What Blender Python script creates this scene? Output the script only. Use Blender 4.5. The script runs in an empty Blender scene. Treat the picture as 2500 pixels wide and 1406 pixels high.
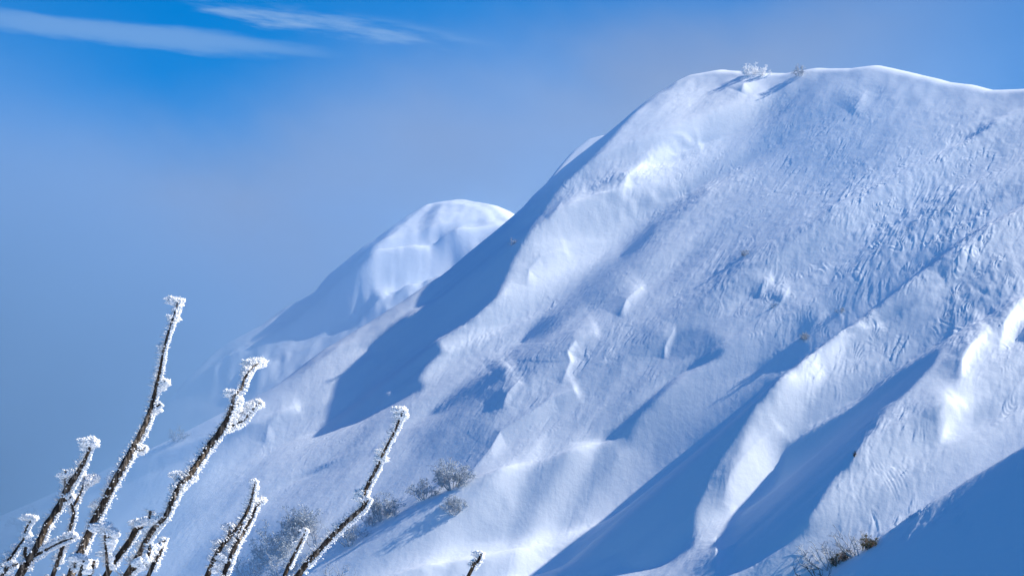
import bpy, math, random
import numpy as np
from mathutils import Vector

# ------------------------------------------------------------------ camera
SC = bpy.context.scene
COL = SC.collection
PITCH = math.radians(8.0)
FPX = 1250.0 / math.tan(math.radians(10.0))       # focal length in photo pixels (2500 wide)
cam_d = bpy.data.cameras.new("camera")
cam_d.sensor_width = 36.0
cam_d.lens = 18.0 / math.tan(math.radians(10.0))
cam_d.clip_start = 0.2
cam_d.clip_end = 20000.0
cam = bpy.data.objects.new("camera", cam_d)
COL.objects.link(cam)
cam.location = (0, 0, 0)
cam.rotation_euler = (math.radians(90) + PITCH, 0, 0)
SC.camera = cam

# ------------------------------------------------------------------ light
SUN_EL, SUN_AZ = math.radians(38.0), math.radians(1.0)   # azimuth from +x (right) towards +y (away)
LD = np.array([math.cos(SUN_EL) * math.cos(SUN_AZ), math.cos(SUN_EL) * math.sin(SUN_AZ), math.sin(SUN_EL)])
sun_d = bpy.data.lights.new("sun", 'SUN')
sun_d.energy = 5.0
sun_d.angle = math.radians(0.5)
sun_d.color = (1.0, 0.93, 0.80)
sun = bpy.data.objects.new("sun", sun_d)
COL.objects.link(sun)
sun.rotation_euler = Vector(LD).to_track_quat('Z', 'Y').to_euler()

world = bpy.data.worlds.new("World")
SC.world = world
world.use_nodes = True
SC.view_settings.view_transform = 'Standard'
SC.view_settings.look = 'None'
SC.view_settings.exposure = 0.47
SC.view_settings.gamma = 1.0
SC.cycles.volume_bounces = 1
SC.cycles.max_bounces = 6
SC.cycles.volume_step_rate = 1.0
SC.cycles.volume_max_steps = 64


class NT:
    """small helper round a node tree"""
    def __init__(self, tree):
        self.t = tree
        self.n = tree.nodes
        self.l = tree.links

    def node(self, kind, **kw):
        n = self.n.new(kind)
        ins = kw.pop('ins', {})
        for k, v in kw.items():
            setattr(n, k, v)
        for k, v in ins.items():
            if isinstance(v, bpy.types.NodeSocket):
                self.l.new(v, n.inputs[k])
            else:
                n.inputs[k].default_value = v
        return n

    def math(self, op, a, b=None, c=None, clamp=False):
        n = self.n.new('ShaderNodeMath')
        n.operation = op
        n.use_clamp = clamp
        for i, v in enumerate((a, b, c)):
            if v is None:
                continue
            if isinstance(v, bpy.types.NodeSocket):
                self.l.new(v, n.inputs[i])
            else:
                n.inputs[i].default_value = v
        return n.outputs[0]

    def mix(self, fac, a, b, blend='MIX'):
        n = self.n.new('ShaderNodeMix')
        n.data_type = 'RGBA'
        n.blend_type = blend
        for i, v in ((0, fac), (6, a), (7, b)):
            if isinstance(v, bpy.types.NodeSocket):
                self.l.new(v, n.inputs[i])
            else:
                n.inputs[i].default_value = v
        return n.outputs[2]

    def ramp(self, fac, a, b, lo=0.0, hi=1.0, smooth=True):
        n = self.n.new('ShaderNodeMapRange')
        n.interpolation_type = 'SMOOTHSTEP' if smooth else 'LINEAR'
        self.l.new(fac, n.inputs[0])
        for i, v in ((1, a), (2, b), (3, lo), (4, hi)):
            n.inputs[i].default_value = v
        return n.outputs[0]


def build_world():
    w = NT(world.node_tree)
    w.n.clear()
    out = w.node('ShaderNodeOutputWorld')
    bg = w.node('ShaderNodeBackground', ins={'Strength': 0.07})
    sky = w.node('ShaderNodeTexSky', sky_type='NISHITA', sun_disc=False)
    sky.sun_elevation = SUN_EL
    sky.sun_rotation = math.radians(90) - SUN_AZ
    sky.altitude = 1800
    sky.air_density = 1.0
    sky.dust_density = 0.2
    sky.ozone_density = 3.0
    # a deep mountain blue
    tc = w.node('ShaderNodeTexCoord')
    sep = w.node('ShaderNodeSeparateXYZ', ins={0: tc.outputs['Generated']})
    az = w.math('ARCTAN2', sep.outputs[0], sep.outputs[1])       # heading, right of +y
    el = w.math('ARCSINE', sep.outputs[2])
    deg = lambda s: w.math('MULTIPLY', s, 180 / math.pi)
    A, E = deg(az), deg(el)                                      # the clouds are laid out over the whole sky in degrees
    comb = w.node('ShaderNodeCombineXYZ', ins={0: A, 1: E})
    col = w.mix(1.0, sky.outputs[0], w.mix(w.ramp(E, 16.0, 34.0), SKY_TINT, HIGH_TINT), 'MULTIPLY')

    def rotated(ang, sx, sy):
        m = w.node('ShaderNodeMapping', ins={'Vector': comb.outputs[0]})
        m.inputs['Rotation'].default_value = (0, 0, math.radians(ang))
        m2 = w.node('ShaderNodeMapping', ins={'Vector': m.outputs[0]})
        m2.inputs['Scale'].default_value = (sx, sy, 1)
        return m2.outputs[0]
    n1 = w.node('ShaderNodeTexNoise', ins={'Vector': rotated(6, .45, 3.2), 'Scale': 1.0, 'Detail': 6.0, 'Roughness': .6})
    n2 = w.node('ShaderNodeTexNoise', ins={'Vector': rotated(25, .12, .2), 'Scale': 1.0, 'Detail': 5.0, 'Roughness': .5})

    def band(a0, e0, ang, hl, hw, amp, wob=0.0):
        ca, sa = math.cos(math.radians(ang)), math.sin(math.radians(ang))
        da, de = w.math('SUBTRACT', A, a0), w.math('SUBTRACT', E, e0)
        s = w.math('ADD', w.math('MULTIPLY', da, ca), w.math('MULTIPLY', de, sa))
        t = w.math('SUBTRACT', w.math('MULTIPLY', de, ca), w.math('MULTIPLY', da, sa))
        t = w.math('ADD', t, w.math('MULTIPLY', w.math('SUBTRACT', n1.outputs[0], .5), wob))
        q = w.math('ADD', w.math('POWER', w.math('ABSOLUTE', w.math('DIVIDE', s, hl)), 2.5),
                   w.math('POWER', w.math('ABSOLUTE', w.math('DIVIDE', t, hw)), 2.0))
        return w.math('MULTIPLY', w.ramp(q, 0.0, 1.6, 1.0, 0.0), amp)
    streak = w.ramp(n1.outputs[0], .38, .72)
    c1 = band(-7.7, 12.88, -4.2, 3.8, .23, .7, .35)
    c2 = w.math('MULTIPLY', band(-3.9, 13.22, -7.0, 3.2, .25, 1.05, .7), streak)
    # broad pale cloud bank behind the mountain, thinning towards the top left
    q = w.math('ADD', w.math('MULTIPLY', A, .22), w.math('MULTIPLY', E, -1.0))
    q = w.math('ADD', q, w.math('MULTIPLY', w.math('SUBTRACT', n2.outputs[0], .5), 4.0))
    bank = w.ramp(q, -14.0, -11.2, 0.0, 1.0)
    fade = w.ramp(A, 4.0, 11.0, 1.0, .35)
    bank = w.math('MULTIPLY', w.math('MULTIPLY', bank, fade), .9)
    col = w.mix(bank, col, CLOUD_BLUE)
    c = w.math('MAXIMUM', c1, c2, clamp=True)
    col = w.mix(w.math('MULTIPLY', c, .7), col, CIRRUS)
    w.l.new(col, bg.inputs[0])
    w.l.new(bg.outputs[0], out.inputs[0])


SKY_TINT = (0.01, 0.87, 1.55, 1)
HIGH_TINT = (0.42, 0.98, 1.6, 1)
CLOUD_BLUE = (2.7, 3.8, 6.3, 1)
CIRRUS = (3.0, 5.0, 8.2, 1)
build_world()

# ------------------------------------------------------------------ helpers
def tag(o, label=None, cat=None, group=None, kind=None):
    if label: o['label'] = label
    if cat: o['category'] = cat
    if group: o['group'] = group
    if kind: o['kind'] = kind
    return o


CP, SP = math.cos(PITCH), math.sin(PITCH)


def project(x, y, z):
    d = y * CP + z * SP
    return 1250 + FPX * x / d, 703 - FPX * (z * CP - y * SP) / d


def ray(px, py):
    a, b = (np.asarray(px, float) - 1250) / FPX, (703 - np.asarray(py, float)) / FPX
    return a, CP - b * SP, SP + b * CP


def at_depth(px, py, y):
    a, b, c = ray(px, py)
    return Vector((float(a / b * y), float(y), float(c / b * y)))


def vnoise(x, y, seed=0):
    xi, yi = np.floor(x).astype(np.int64), np.floor(y).astype(np.int64)
    xf, yf = x - xi, y - yi
    u, v = xf * xf * xf * (xf * (xf * 6 - 15) + 10), yf * yf * yf * (yf * (yf * 6 - 15) + 10)

    def g(ix, iy):
        h = (ix * 374761393 + iy * 668265263 + seed * 2147483647) & 0xffffffff
        h = ((h ^ (h >> 13)) * 1274126177) & 0xffffffff
        h = ((h ^ (h >> 16)) * 2246822519) & 0xffffffff
        a = ((h ^ (h >> 15)) & 0xffff) / 65536.0 * 2 * math.pi
        return a
    def dot(ix, iy, dx, dy):
        a = g(ix, iy)
        return np.cos(a) * dx + np.sin(a) * dy
    n00 = dot(xi, yi, xf, yf); n10 = dot(xi + 1, yi, xf - 1, yf)
    n01 = dot(xi, yi + 1, xf, yf - 1); n11 = dot(xi + 1, yi + 1, xf - 1, yf - 1)
    return ((n00 * (1 - u) + n10 * u) * (1 - v) + (n01 * (1 - u) + n11 * u) * v) * 1.5


def fbm(x, y, oct=4, seed=0, gain=.5):
    s, a = 0, 1.0
    for i in range(oct):
        s = s + a * vnoise(x * 2 ** i, y * 2 ** i, seed + i * 17)
        a *= gain
    return s


def sstep(a, b, x):
    t = np.clip((x - a) / (b - a), 0, 1)
    return t * t * (3 - 2 * t)


# ------------------------------------------------------------------ how the snow faces the sun, traced from the photograph
# A map of slope towards the sun (cosine of incidence). It is only turned into heights below.
STEP = 5.0
PX0, PX1, PY0, PY1 = -900, 3400, -300, 2100
GX, GY = np.meshgrid(np.arange(PX0, PX1, STEP), np.arange(PY0, PY1, STEP))


class Sheet:
    def __init__(self, base):
        self.m = np.full(GX.shape, base, float)

    def window(self, P, pad):
        P = np.array(P, float)
        i0 = max(int((P[:, 1].min() - pad - PY0) / STEP), 0); i1 = min(int((P[:, 1].max() + pad - PY0) / STEP) + 2, GX.shape[0])
        j0 = max(int((P[:, 0].min() - pad - PX0) / STEP), 0); j1 = min(int((P[:, 0].max() + pad - PX0) / STEP) + 2, GX.shape[1])
        return P, slice(i0, i1), slice(j0, j1)

    def poly(self, P, val, soft=8, amount=1.0, fade=None):
        P, si, sj = self.window(P, soft * 1.5 + 10)
        X, Y = GX[si, sj], GY[si, sj]
        d2 = np.full(X.shape, 1e18)
        ins = np.zeros(X.shape, bool)
        n = len(P)
        for k in range(n):
            a, b = P[k], P[(k + 1) % n]
            ab = b - a
            t = np.clip(((X - a[0]) * ab[0] + (Y - a[1]) * ab[1]) / max(ab @ ab, 1e-9), 0, 1)
            d2 = np.minimum(d2, (X - a[0] - t * ab[0]) ** 2 + (Y - a[1] - t * ab[1]) ** 2)
            c = ((a[1] > Y) != (b[1] > Y))
            xs = a[0] + (Y - a[1]) / (ab[1] if abs(ab[1]) > 1e-9 else 1e-9) * ab[0]
            ins ^= c & (X < xs)
        sd = np.sqrt(d2) * np.where(ins, 1, -1)
        w = sstep(-soft / 2 - 1, soft / 2 + 1, sd) * amount
        if fade:
            w = w * fade(X, Y)
        self.m[si, sj] = self.m[si, sj] * (1 - w) + val * w

    def stroke(self, P, width, val, amount=1.0, add=False, side=0.0, taper=True):
        """soft brush line; side>0 spreads it only to the right of the direction of travel, side<0 to the left"""
        P, si, sj = self.window(P, width * 3.5)
        X, Y = GX[si, sj], GY[si, sj]
        L = np.concatenate([[0], np.cumsum(np.hypot(*(P[1:] - P[:-1]).T))])
        best = np.full(X.shape, 1e18); tt = np.zeros(X.shape); sg = np.zeros(X.shape)
        for k in range(len(P) - 1):
            a, b = P[k], P[k + 1]
            ab = b - a
            t = np.clip(((X - a[0]) * ab[0] + (Y - a[1]) * ab[1]) / (ab @ ab), 0, 1)
            d2 = (X - a[0] - t * ab[0]) ** 2 + (Y - a[1] - t * ab[1]) ** 2
            m = d2 < best
            best = np.where(m, d2, best)
            tt = np.where(m, (L[k] + t * (L[k + 1] - L[k])) / L[-1], tt)
            sg = np.where(m, np.sign(ab[0] * (Y - a[1]) - ab[1] * (X - a[0])), sg)
        wd = width * (np.clip(np.sin(np.pi * np.clip(tt * .96 + .02, 0, 1)), 0.02, 1) ** .5 if taper else 1.0)
        d = np.sqrt(best)
        w = np.exp(-(d / wd) ** 2 * 1.2)
        if side:
            w = w * np.where(sg * side > 0, 1.0, np.exp(-(d / 4.5) ** 2))
        w = w * amount
        if add:
            self.m[si, sj] += w * val
        else:
            self.m[si, sj] = self.m[si, sj] * (1 - w) + val * w

    def grain(self, ang, along, across, amp, seed):
        c, s = math.cos(math.radians(ang)), math.sin(math.radians(ang))
        u, v = (GX * c + GY * s) / along, (-GX * s + GY * c) / across
        wob = vnoise(GX / 330, GY / 330, seed + 5) * .6
        self.m = self.m + amp * fbm(u + wob, v + wob, 3, seed)

    def sample(self, px, py):
        fx = np.clip((px - PX0) / STEP, 0, GX.shape[1] - 1.001)
        fy = np.clip((py - PY0) / STEP, 0, GX.shape[0] - 1.001)
        i, j = fy.astype(int), fx.astype(int)
        a, b = fy - i, fx - j
        m = self.m
        return (m[i, j] * (1 - a) * (1 - b) + m[i + 1, j] * a * (1 - b) + m[i, j + 1] * (1 - a) * b + m[i + 1, j + 1] * a * b)


SH = -0.045       # turned away from the sun


def paint_mountain():
    s = Sheet(.27)
    P, K = s.poly, s.stroke
    # broad tones
    P([(1500, 250), (1700, 160), (1900, 180), (1850, 300), (1700, 400), (1560, 560), (1400, 640), (1250, 760), (1150, 850), (1050, 960), (1040, 860), (1150, 780), (1240, 660), (1330, 540), (1480, 380)], .44, 90)
    P([(900, 1400), (1000, 1290), (1150, 1180), (1250, 1090), (1400, 1040), (1620, 1010), (1700, 1010), (1600, 1110), (1440, 1240), (1330, 1360), (1500, 1500), (700, 1600)], .47, 90)
    P([(2500, 720), (2560, 900), (2560, 1080), (2350, 1200), (2100, 1340), (1960, 1380), (1990, 1290), (2060, 1160), (2180, 1000), (2300, 900), (2400, 800)], .40, 70)
    P([(2300, 250), (2560, 240), (2560, 420), (2250, 520), (2050, 620), (1950, 560), (2150, 430)], .32, 80)
    P([(2560, 540), (2400, 620), (2150, 800), (1980, 930), (1880, 1020), (1790, 1150), (1720, 1260), (1710, 1420), (1760, 1400), (1800, 1290), (1900, 1180), (1915, 1100), (2100, 960), (2270, 850), (2420, 740), (2560, 660)], .38, 40)
    P([(2020, 640), (2200, 540), (2400, 470), (2560, 420), (2560, 520), (2380, 590), (2290, 640), (2140, 740), (1990, 830), (1930, 800)], .20, 70)
    P([(2230, 700), (2420, 640), (2520, 660), (2400, 760), (2280, 840), (2180, 870), (2120, 820)], .22, 60)
    P([(1960, 200), (2150, 190), (2200, 320), (2080, 420), (1960, 440), (1840, 400), (1880, 280)], .13, 110)
    P([(1580, 480), (1800, 430), (2000, 560), (1900, 720), (1700, 760), (1560, 700), (1500, 640)], .24, 120)
    P([(1040, 1010), (1100, 970), (1200, 890), (1260, 850), (1310, 880), (1260, 960), (1180, 1060), (1130, 1130), (1020, 1120), (980, 1060)], .17, 50)
    P([(1300, 860), (1420, 800), (1600, 740), (1800, 700), (1800, 900), (1620, 930), (1500, 980), (1330, 1040), (1300, 1000)], .24, 80)
    P([(1330, 1000), (1460, 940), (1620, 860), (1760, 820), (1840, 900), (1700, 1010), (1480, 1080)], .25, 70)
    # streaks that run down the fall line
    s.grain(133, 420, 60, .07, 3)
    s.grain(140, 150, 26, .03, 9)
    s.grain(128, 80, 60, .02, 21)
    for q in ([(1330, 1060), (1250, 1170), (1180, 1300), (1100, 1400)], [(1460, 1060), (1370, 1180), (1290, 1310), (1240, 1420)],
              [(1600, 1040), (1490, 1150), (1400, 1260)], [(1260, 1120), (1160, 1240), (1040, 1380)]):
        K(q, 32, .10, add=True)
    for q in ([(1390, 1060), (1310, 1170), (1240, 1300)], [(1530, 1050), (1430, 1160), (1350, 1290)], [(1240, 1200), (1150, 1310), (1090, 1400)]):
        K(q, 32, -.10, add=True)
    for q, w, v in (([(1560, 490), (1400, 640), (1250, 745), (1130, 835)], 38, .46), ([(1710, 560), (1590, 680), (1480, 790), (1290, 965)], 30, .38),
                    ([(1860, 715), (1700, 830), (1560, 930), (1440, 1040)], 30, .15), ([(1860, 850), (1740, 915), (1640, 980), (1500, 1090)], 34, .40),
                    ([(2340, 470), (2150, 600), (2020, 700)], 32, .12), ([(2420, 320), (2200, 470), (2040, 570)], 38, .42), ([(1990, 560), (1850, 690), (1760, 770)], 26, .36),
                    ([(1900, 400), (1780, 540), (1640, 700)], 30, .18), ([(1420, 860), (1300, 960), (1180, 1080)], 26, .36), ([(2500, 480), (2400, 540), (2300, 590)], 22, .42),
                    ([(1150, 900), (1080, 970), (960, 1060), (860, 1160)], 30, .40), ([(1000, 1080), (900, 1180), (800, 1280)], 30, .38), ([(1060, 1160), (960, 1260)], 24, .2)):
        K(q, w, v, .75)
    # half-shaded hollows, plus a shrub's shadow shaped into the slope
    K([(1720, 470), (1610, 545), (1523, 628), (1440, 700), (1352, 775), (1280, 832)], 34, .03)
    K([(1600, 550), (1523, 620)], 20, SH, .8)
    K([(1350, 775), (1285, 825)], 18, SH, .8)
    K([(1250, 900), (1150, 960), (1050, 1010)], 22, .04, .8)
    K([(1060, 1010), (1180, 925)], 16, SH, .6)
    K([(1300, 560), (1390, 480), (1480, 450), (1560, 440)], 18, .08, .7)
    P([(1622, 868), (1632, 825), (1660, 800), (1720, 800), (1775, 830), (1750, 860), (1700, 868), (1650, 872)], .06, 18)
    P([(1648, 907), (1722, 858), (1775, 838), (1760, 865), (1700, 890)], SH, 10)
    P([(1465, 1058), (1542, 997), (1616, 940), (1690, 880), (1625, 945), (1556, 1011), (1542, 1043), (1523, 1056)], SH, 8)
    K([(1470, 980), (1478, 920), (1520, 870)], 22, .14, .8)
    P([(1828, 892), (1861, 872), (1958, 822), (1985, 838), (1955, 865), (1900, 885)], SH, 10)  # cast shadow of the small shrub, built in as slope
    P([(2350, 345), (2385, 318), (2425, 297), (2418, 312), (2390, 330)], SH, 10)
    K([(2240, 690), (2330, 630), (2400, 590)], 16, .06, .8)
    K([(1770, 650), (1850, 612)], 12, .02, .7)
    K([(1730, 668), (1830, 650), (1880, 650)], 9, .10, .7)
    P([(2480, 830), (2500, 795), (2560, 760), (2560, 850)], SH, 10)
    # --- the big shaded flank of the left shoulder
    P([(1655, 195), (1600, 222), (1540, 262), (1480, 310), (1400, 370), (1330, 425), (1230, 520), (1150, 590), (1080, 650), (1020, 700), (1060, 715), (1007, 754),
       (948, 798), (892, 848), (930, 866), (905, 905), (878, 928), (888, 940), (862, 972), (830, 1010), (768, 1050), (830, 1040), (888, 1023),
       (973, 980), (1022, 955), (1038, 945), (1025, 920), (1047, 890), (1085, 860), (1067, 830), (1147, 786), (1216, 729), (1250, 650), (1300, 560),
       (1357, 480), (1396, 440), (1468, 370), (1540, 290), (1600, 235), (1650, 205)], SH, 12)
    P([(1097, 655), (1010, 700), (950, 745), (884, 800), (960, 785), (1030, 745), (1085, 700)], .36, 10)
    P([(1040, 735), (1012, 755), (1000, 772), (1060, 735)], .30, 8)
    # apron below the shoulder
    K([(820, 850), (740, 900), (665, 942), (600, 990)], 11, .0, .9)
    P([(640, 1030), (520, 1060), (350, 1120), (200, 1190), (60, 1250), (120, 1240), (300, 1180), (420, 1135), (560, 1080)], .06, 10)
    P([(725, 1168), (780, 1135), (830, 1118), (800, 1140)], .02, 6)
    K([(960, 1080), (880, 1110), (800, 1150)], 16, .16, .7)
    P([(650, 1400), (560, 1380), (420, 1420), (520, 1300), (640, 1270), (740, 1250)], .12, 40)
    K([(900, 860), (820, 900), (740, 950), (640, 990)], 34, .34, .6)
    K([(760, 1060), (700, 1130), (620, 1260)], 34, .34, .7)
    # --- the long shaded gully
    P([(2470, 530), (2380, 572), (2298, 616), (2236, 664), (2140, 732), (2063, 792), (2032, 815), (1948, 873), (1865, 936), (1824, 962), (1754, 1012),
       (1685, 1064), (1616, 1128), (1523, 1193), (1440, 1247), (1335, 1352), (1400, 1338), (1372, 1370), (1440, 1374), (1500, 1352), (1527, 1341),
       (1516, 1375), (1560, 1382), (1640, 1372), (1695, 1330), (1700, 1310), (1700, 1240), (1735, 1160), (1770, 1110), (1820, 1045), (1850, 990),
       (1895, 950), (1960, 905), (2040, 850), (2110, 800), (2170, 745), (2240, 690), (2310, 630), (2400, 575)], SH, 12)
    P([(1985, 880), (2060, 835), (2140, 790), (2120, 815), (2040, 860)], SH, 8)
    # --- second shaded gully
    P([(2300, 850), (2269, 862), (2200, 900), (2144, 936), (2088, 978), (2036, 1012), (1976, 1050), (1924, 1082), (1909, 1104), (1906, 1140), (1890, 1184),
       (1859, 1214), (1821, 1235), (1803, 1257), (1792, 1296), (1790, 1317), (1814, 1317), (1776, 1355), (1790, 1369), (1793, 1390), (1830, 1376), (1872, 1356),
       (1941, 1321), (1974, 1295), (1982, 1260), (2004, 1228), (2040, 1166), (2088, 1136), (2116, 1078), (2153, 1035), (2176, 990), (2217, 955), (2255, 918), (2290, 880)], SH, 12)
    # --- bottom right corner lies in shade
    P([(2700, 1010), (2560, 1092), (2500, 1126), (2430, 1170), (2360, 1214), (2250, 1282), (2150, 1328), (2080, 1366), (2000, 1412), (1880, 1480), (1700, 1600), (1700, 2100), (3500, 2100), (3500, 700)], SH, 8)
    # --- bright crests turned to the sun
    B = .66
    K([(2140, 800), (2070, 834), (2000, 878), (1960, 915)], 12, B, side=-1)
    P([(2075, 840), (2060, 880), (2000, 940), (1960, 1010), (1900, 1080), (1880, 1170), (1810, 1225), (1790, 1240), (1770, 1220), (1790, 1140), (1850, 1040), (1905, 975), (1990, 890)], .56, 40)
    K([(1985, 900), (1920, 965), (1851, 1041), (1810, 1110)], 16, .62)
    K([(1745, 1420), (1748, 1375), (1790, 1330)], 10, .6, side=-1)
    P([(2454, 800), (2500, 745), (2560, 715), (2560, 740), (2480, 800), (2450, 850), (2440, 848)], B, 14)
    K([(2407, 826), (2370, 860), (2350, 890), (2347, 925)], 16, B, side=-1)
    P([(2360, 920), (2400, 960), (2370, 1040), (2310, 1080), (2280, 1040), (2310, 960)], .50, 50)
    K([(2350, 1005), (2310, 1040), (2295, 1080)], 12, B, side=-1)
    K([(2180, 980), (2150, 1050), (2090, 1120)], 20, .42, .6)
    K([(1700, 350), (1650, 362), (1588, 399), (1532, 440), (1516, 487)], 20, .62, side=-1)
    K([(1640, 470), (1550, 505), (1492, 545)], 14, .56, side=-1)
    K([(1350, 1000), (1310, 1035), (1235, 1085), (1210, 1125), (1160, 1175)], 34, .38, .5)
    K([(1200, 1400), (1090, 1440), (900, 1500)], 60, .45, .6)
    K([(2320, 1238), (2240, 1270), (2180, 1300)], 14, .46)
    return s


def paint_peak():
    s = Sheet(.30)
    P, K = s.poly, s.stroke
    s.grain(133, 160, 34, .06, 31)
    s.grain(120, 50, 30, .04, 33)
    P([(1040, 497), (1090, 486), (1160, 490), (1215, 520), (1235, 545), (1130, 630), (1100, 650), (1050, 690), (1020, 690), (990, 720), (975, 700), (950, 720), (930, 690),
       (900, 690), (890, 650), (910, 600), (960, 550)], .56, 30)
    K([(1070, 500), (1040, 545), (1030, 590)], 14, .2, .7)
    K([(1110, 560), (1070, 600), (1050, 590)], 16, .12, .8)
    K([(1150, 600), (1110, 630)], 20, .16, .7)
    P([(1010, 510), (960, 540), (900, 590), (830, 640), (770, 700), (690, 755), (680, 770), (740, 790), (770, 815), (870, 800), (930, 770), (975, 715), (940, 735), (890, 720),
       (880, 670), (905, 610), (960, 560)], SH, 24)
    K([(860, 665), (820, 690), (780, 712)], 5, .4, .6)
    K([(1090, 660), (1000, 715), (920, 760), (880, 790)], 16, .42)
    P([(560, 830), (640, 790), (700, 790), (770, 830), (700, 900), (640, 940), (560, 960)], .42, 50)
    K([(800, 800), (770, 850), (745, 890)], 10, .5)
    K([(700, 870), (660, 860), (640, 900)], 16, .15, .7)
    P([(560, 850), (500, 900), (470, 960), (560, 1000), (660, 940), (640, 890)], .10, 50)
    K([(560, 830), (520, 870), (490, 910)], 12, .5)
    return s


# ------------------------------------------------------------------ heights from slopes
def integrate(T, Wx, lam, M, d, h0, iters):
    """least squares: slope along the sun = T where Wx, gently tied across, pinned where M"""
    ny, nx = T.shape

    def op(h):
        gx = (h[:, 1:] - h[:, :-1]) / d * Wx
        gy = (h[1:] - h[:-1]) / d * lam
        r = M * h
        r[:, 1:] += gx / d; r[:, :-1] -= gx / d
        r[1:] += gy / d; r[:-1] -= gy / d
        return r
    t = .5 * (T[:, 1:] + T[:, :-1]) * Wx
    b = np.zeros_like(T)
    b[:, 1:] += t / d; b[:, :-1] -= t / d
    kx = 2 - 2 * np.cos(2 * np.pi * np.fft.rfftfreq(nx)); ky = 2 - 2 * np.cos(2 * np.pi * np.fft.fftfreq(ny))
    wm = float(Wx.mean())
    den = wm * kx[None] / d / d + lam * ky[:, None] / d / d + 2e-3
    pre = lambda r: np.fft.irfft2(np.fft.rfft2(r) / den, s=r.shape)
    x = h0.copy(); r = b - op(x); z = pre(r); p = z.copy(); rz = (r * z).sum()
    for _ in range(iters):
        Ap = op(p)
        a = rz / (p * Ap).sum()
        x += a * p; r -= a * Ap
        z = pre(r); rn = (r * z).sum()
        p = z + (rn / rz) * p; rz = rn
    return x


def upsample(h):
    def up(a):
        p = np.pad(a, ((1, 2), (0, 0)), mode='edge')
        mid = (-p[:-3] + 9 * p[1:-2] + 9 * p[2:-1] - p[3:]) / 16
        out = np.empty((a.shape[0] * 2, a.shape[1]))
        out[0::2] = a; out[1::2] = mid
        return out[:-1]
    return up(up(h).T).T


def crest_distance(X, Y, C):
    best = np.full(X.shape, 1e18); sg = np.ones(X.shape); n = len(C)
    for k in range(n - 1):
        a, b = C[k], C[k + 1]
        ab = b - a
        t = ((X - a[0]) * ab[0] + (Y - a[1]) * ab[1]) / (ab @ ab)
        t = np.clip(t, None if k == 0 else 0, None if k == n - 2 else 1) if (k in (0, n - 2)) else np.clip(t, 0, 1)
        if k == 0: t = np.minimum(t, 1)
        if k == n - 2: t = np.maximum(t, 0)
        d2 = (X - a[0] - t * ab[0]) ** 2 + (Y - a[1] - t * ab[1]) ** 2
        m = d2 < best
        best = np.where(m, d2, best)
        sg = np.where(m, np.sign(ab[0] * (Y - a[1]) - ab[1] * (X - a[0])), sg)
    return np.sqrt(best) * sg       # positive on the left of the direction of travel


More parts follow.
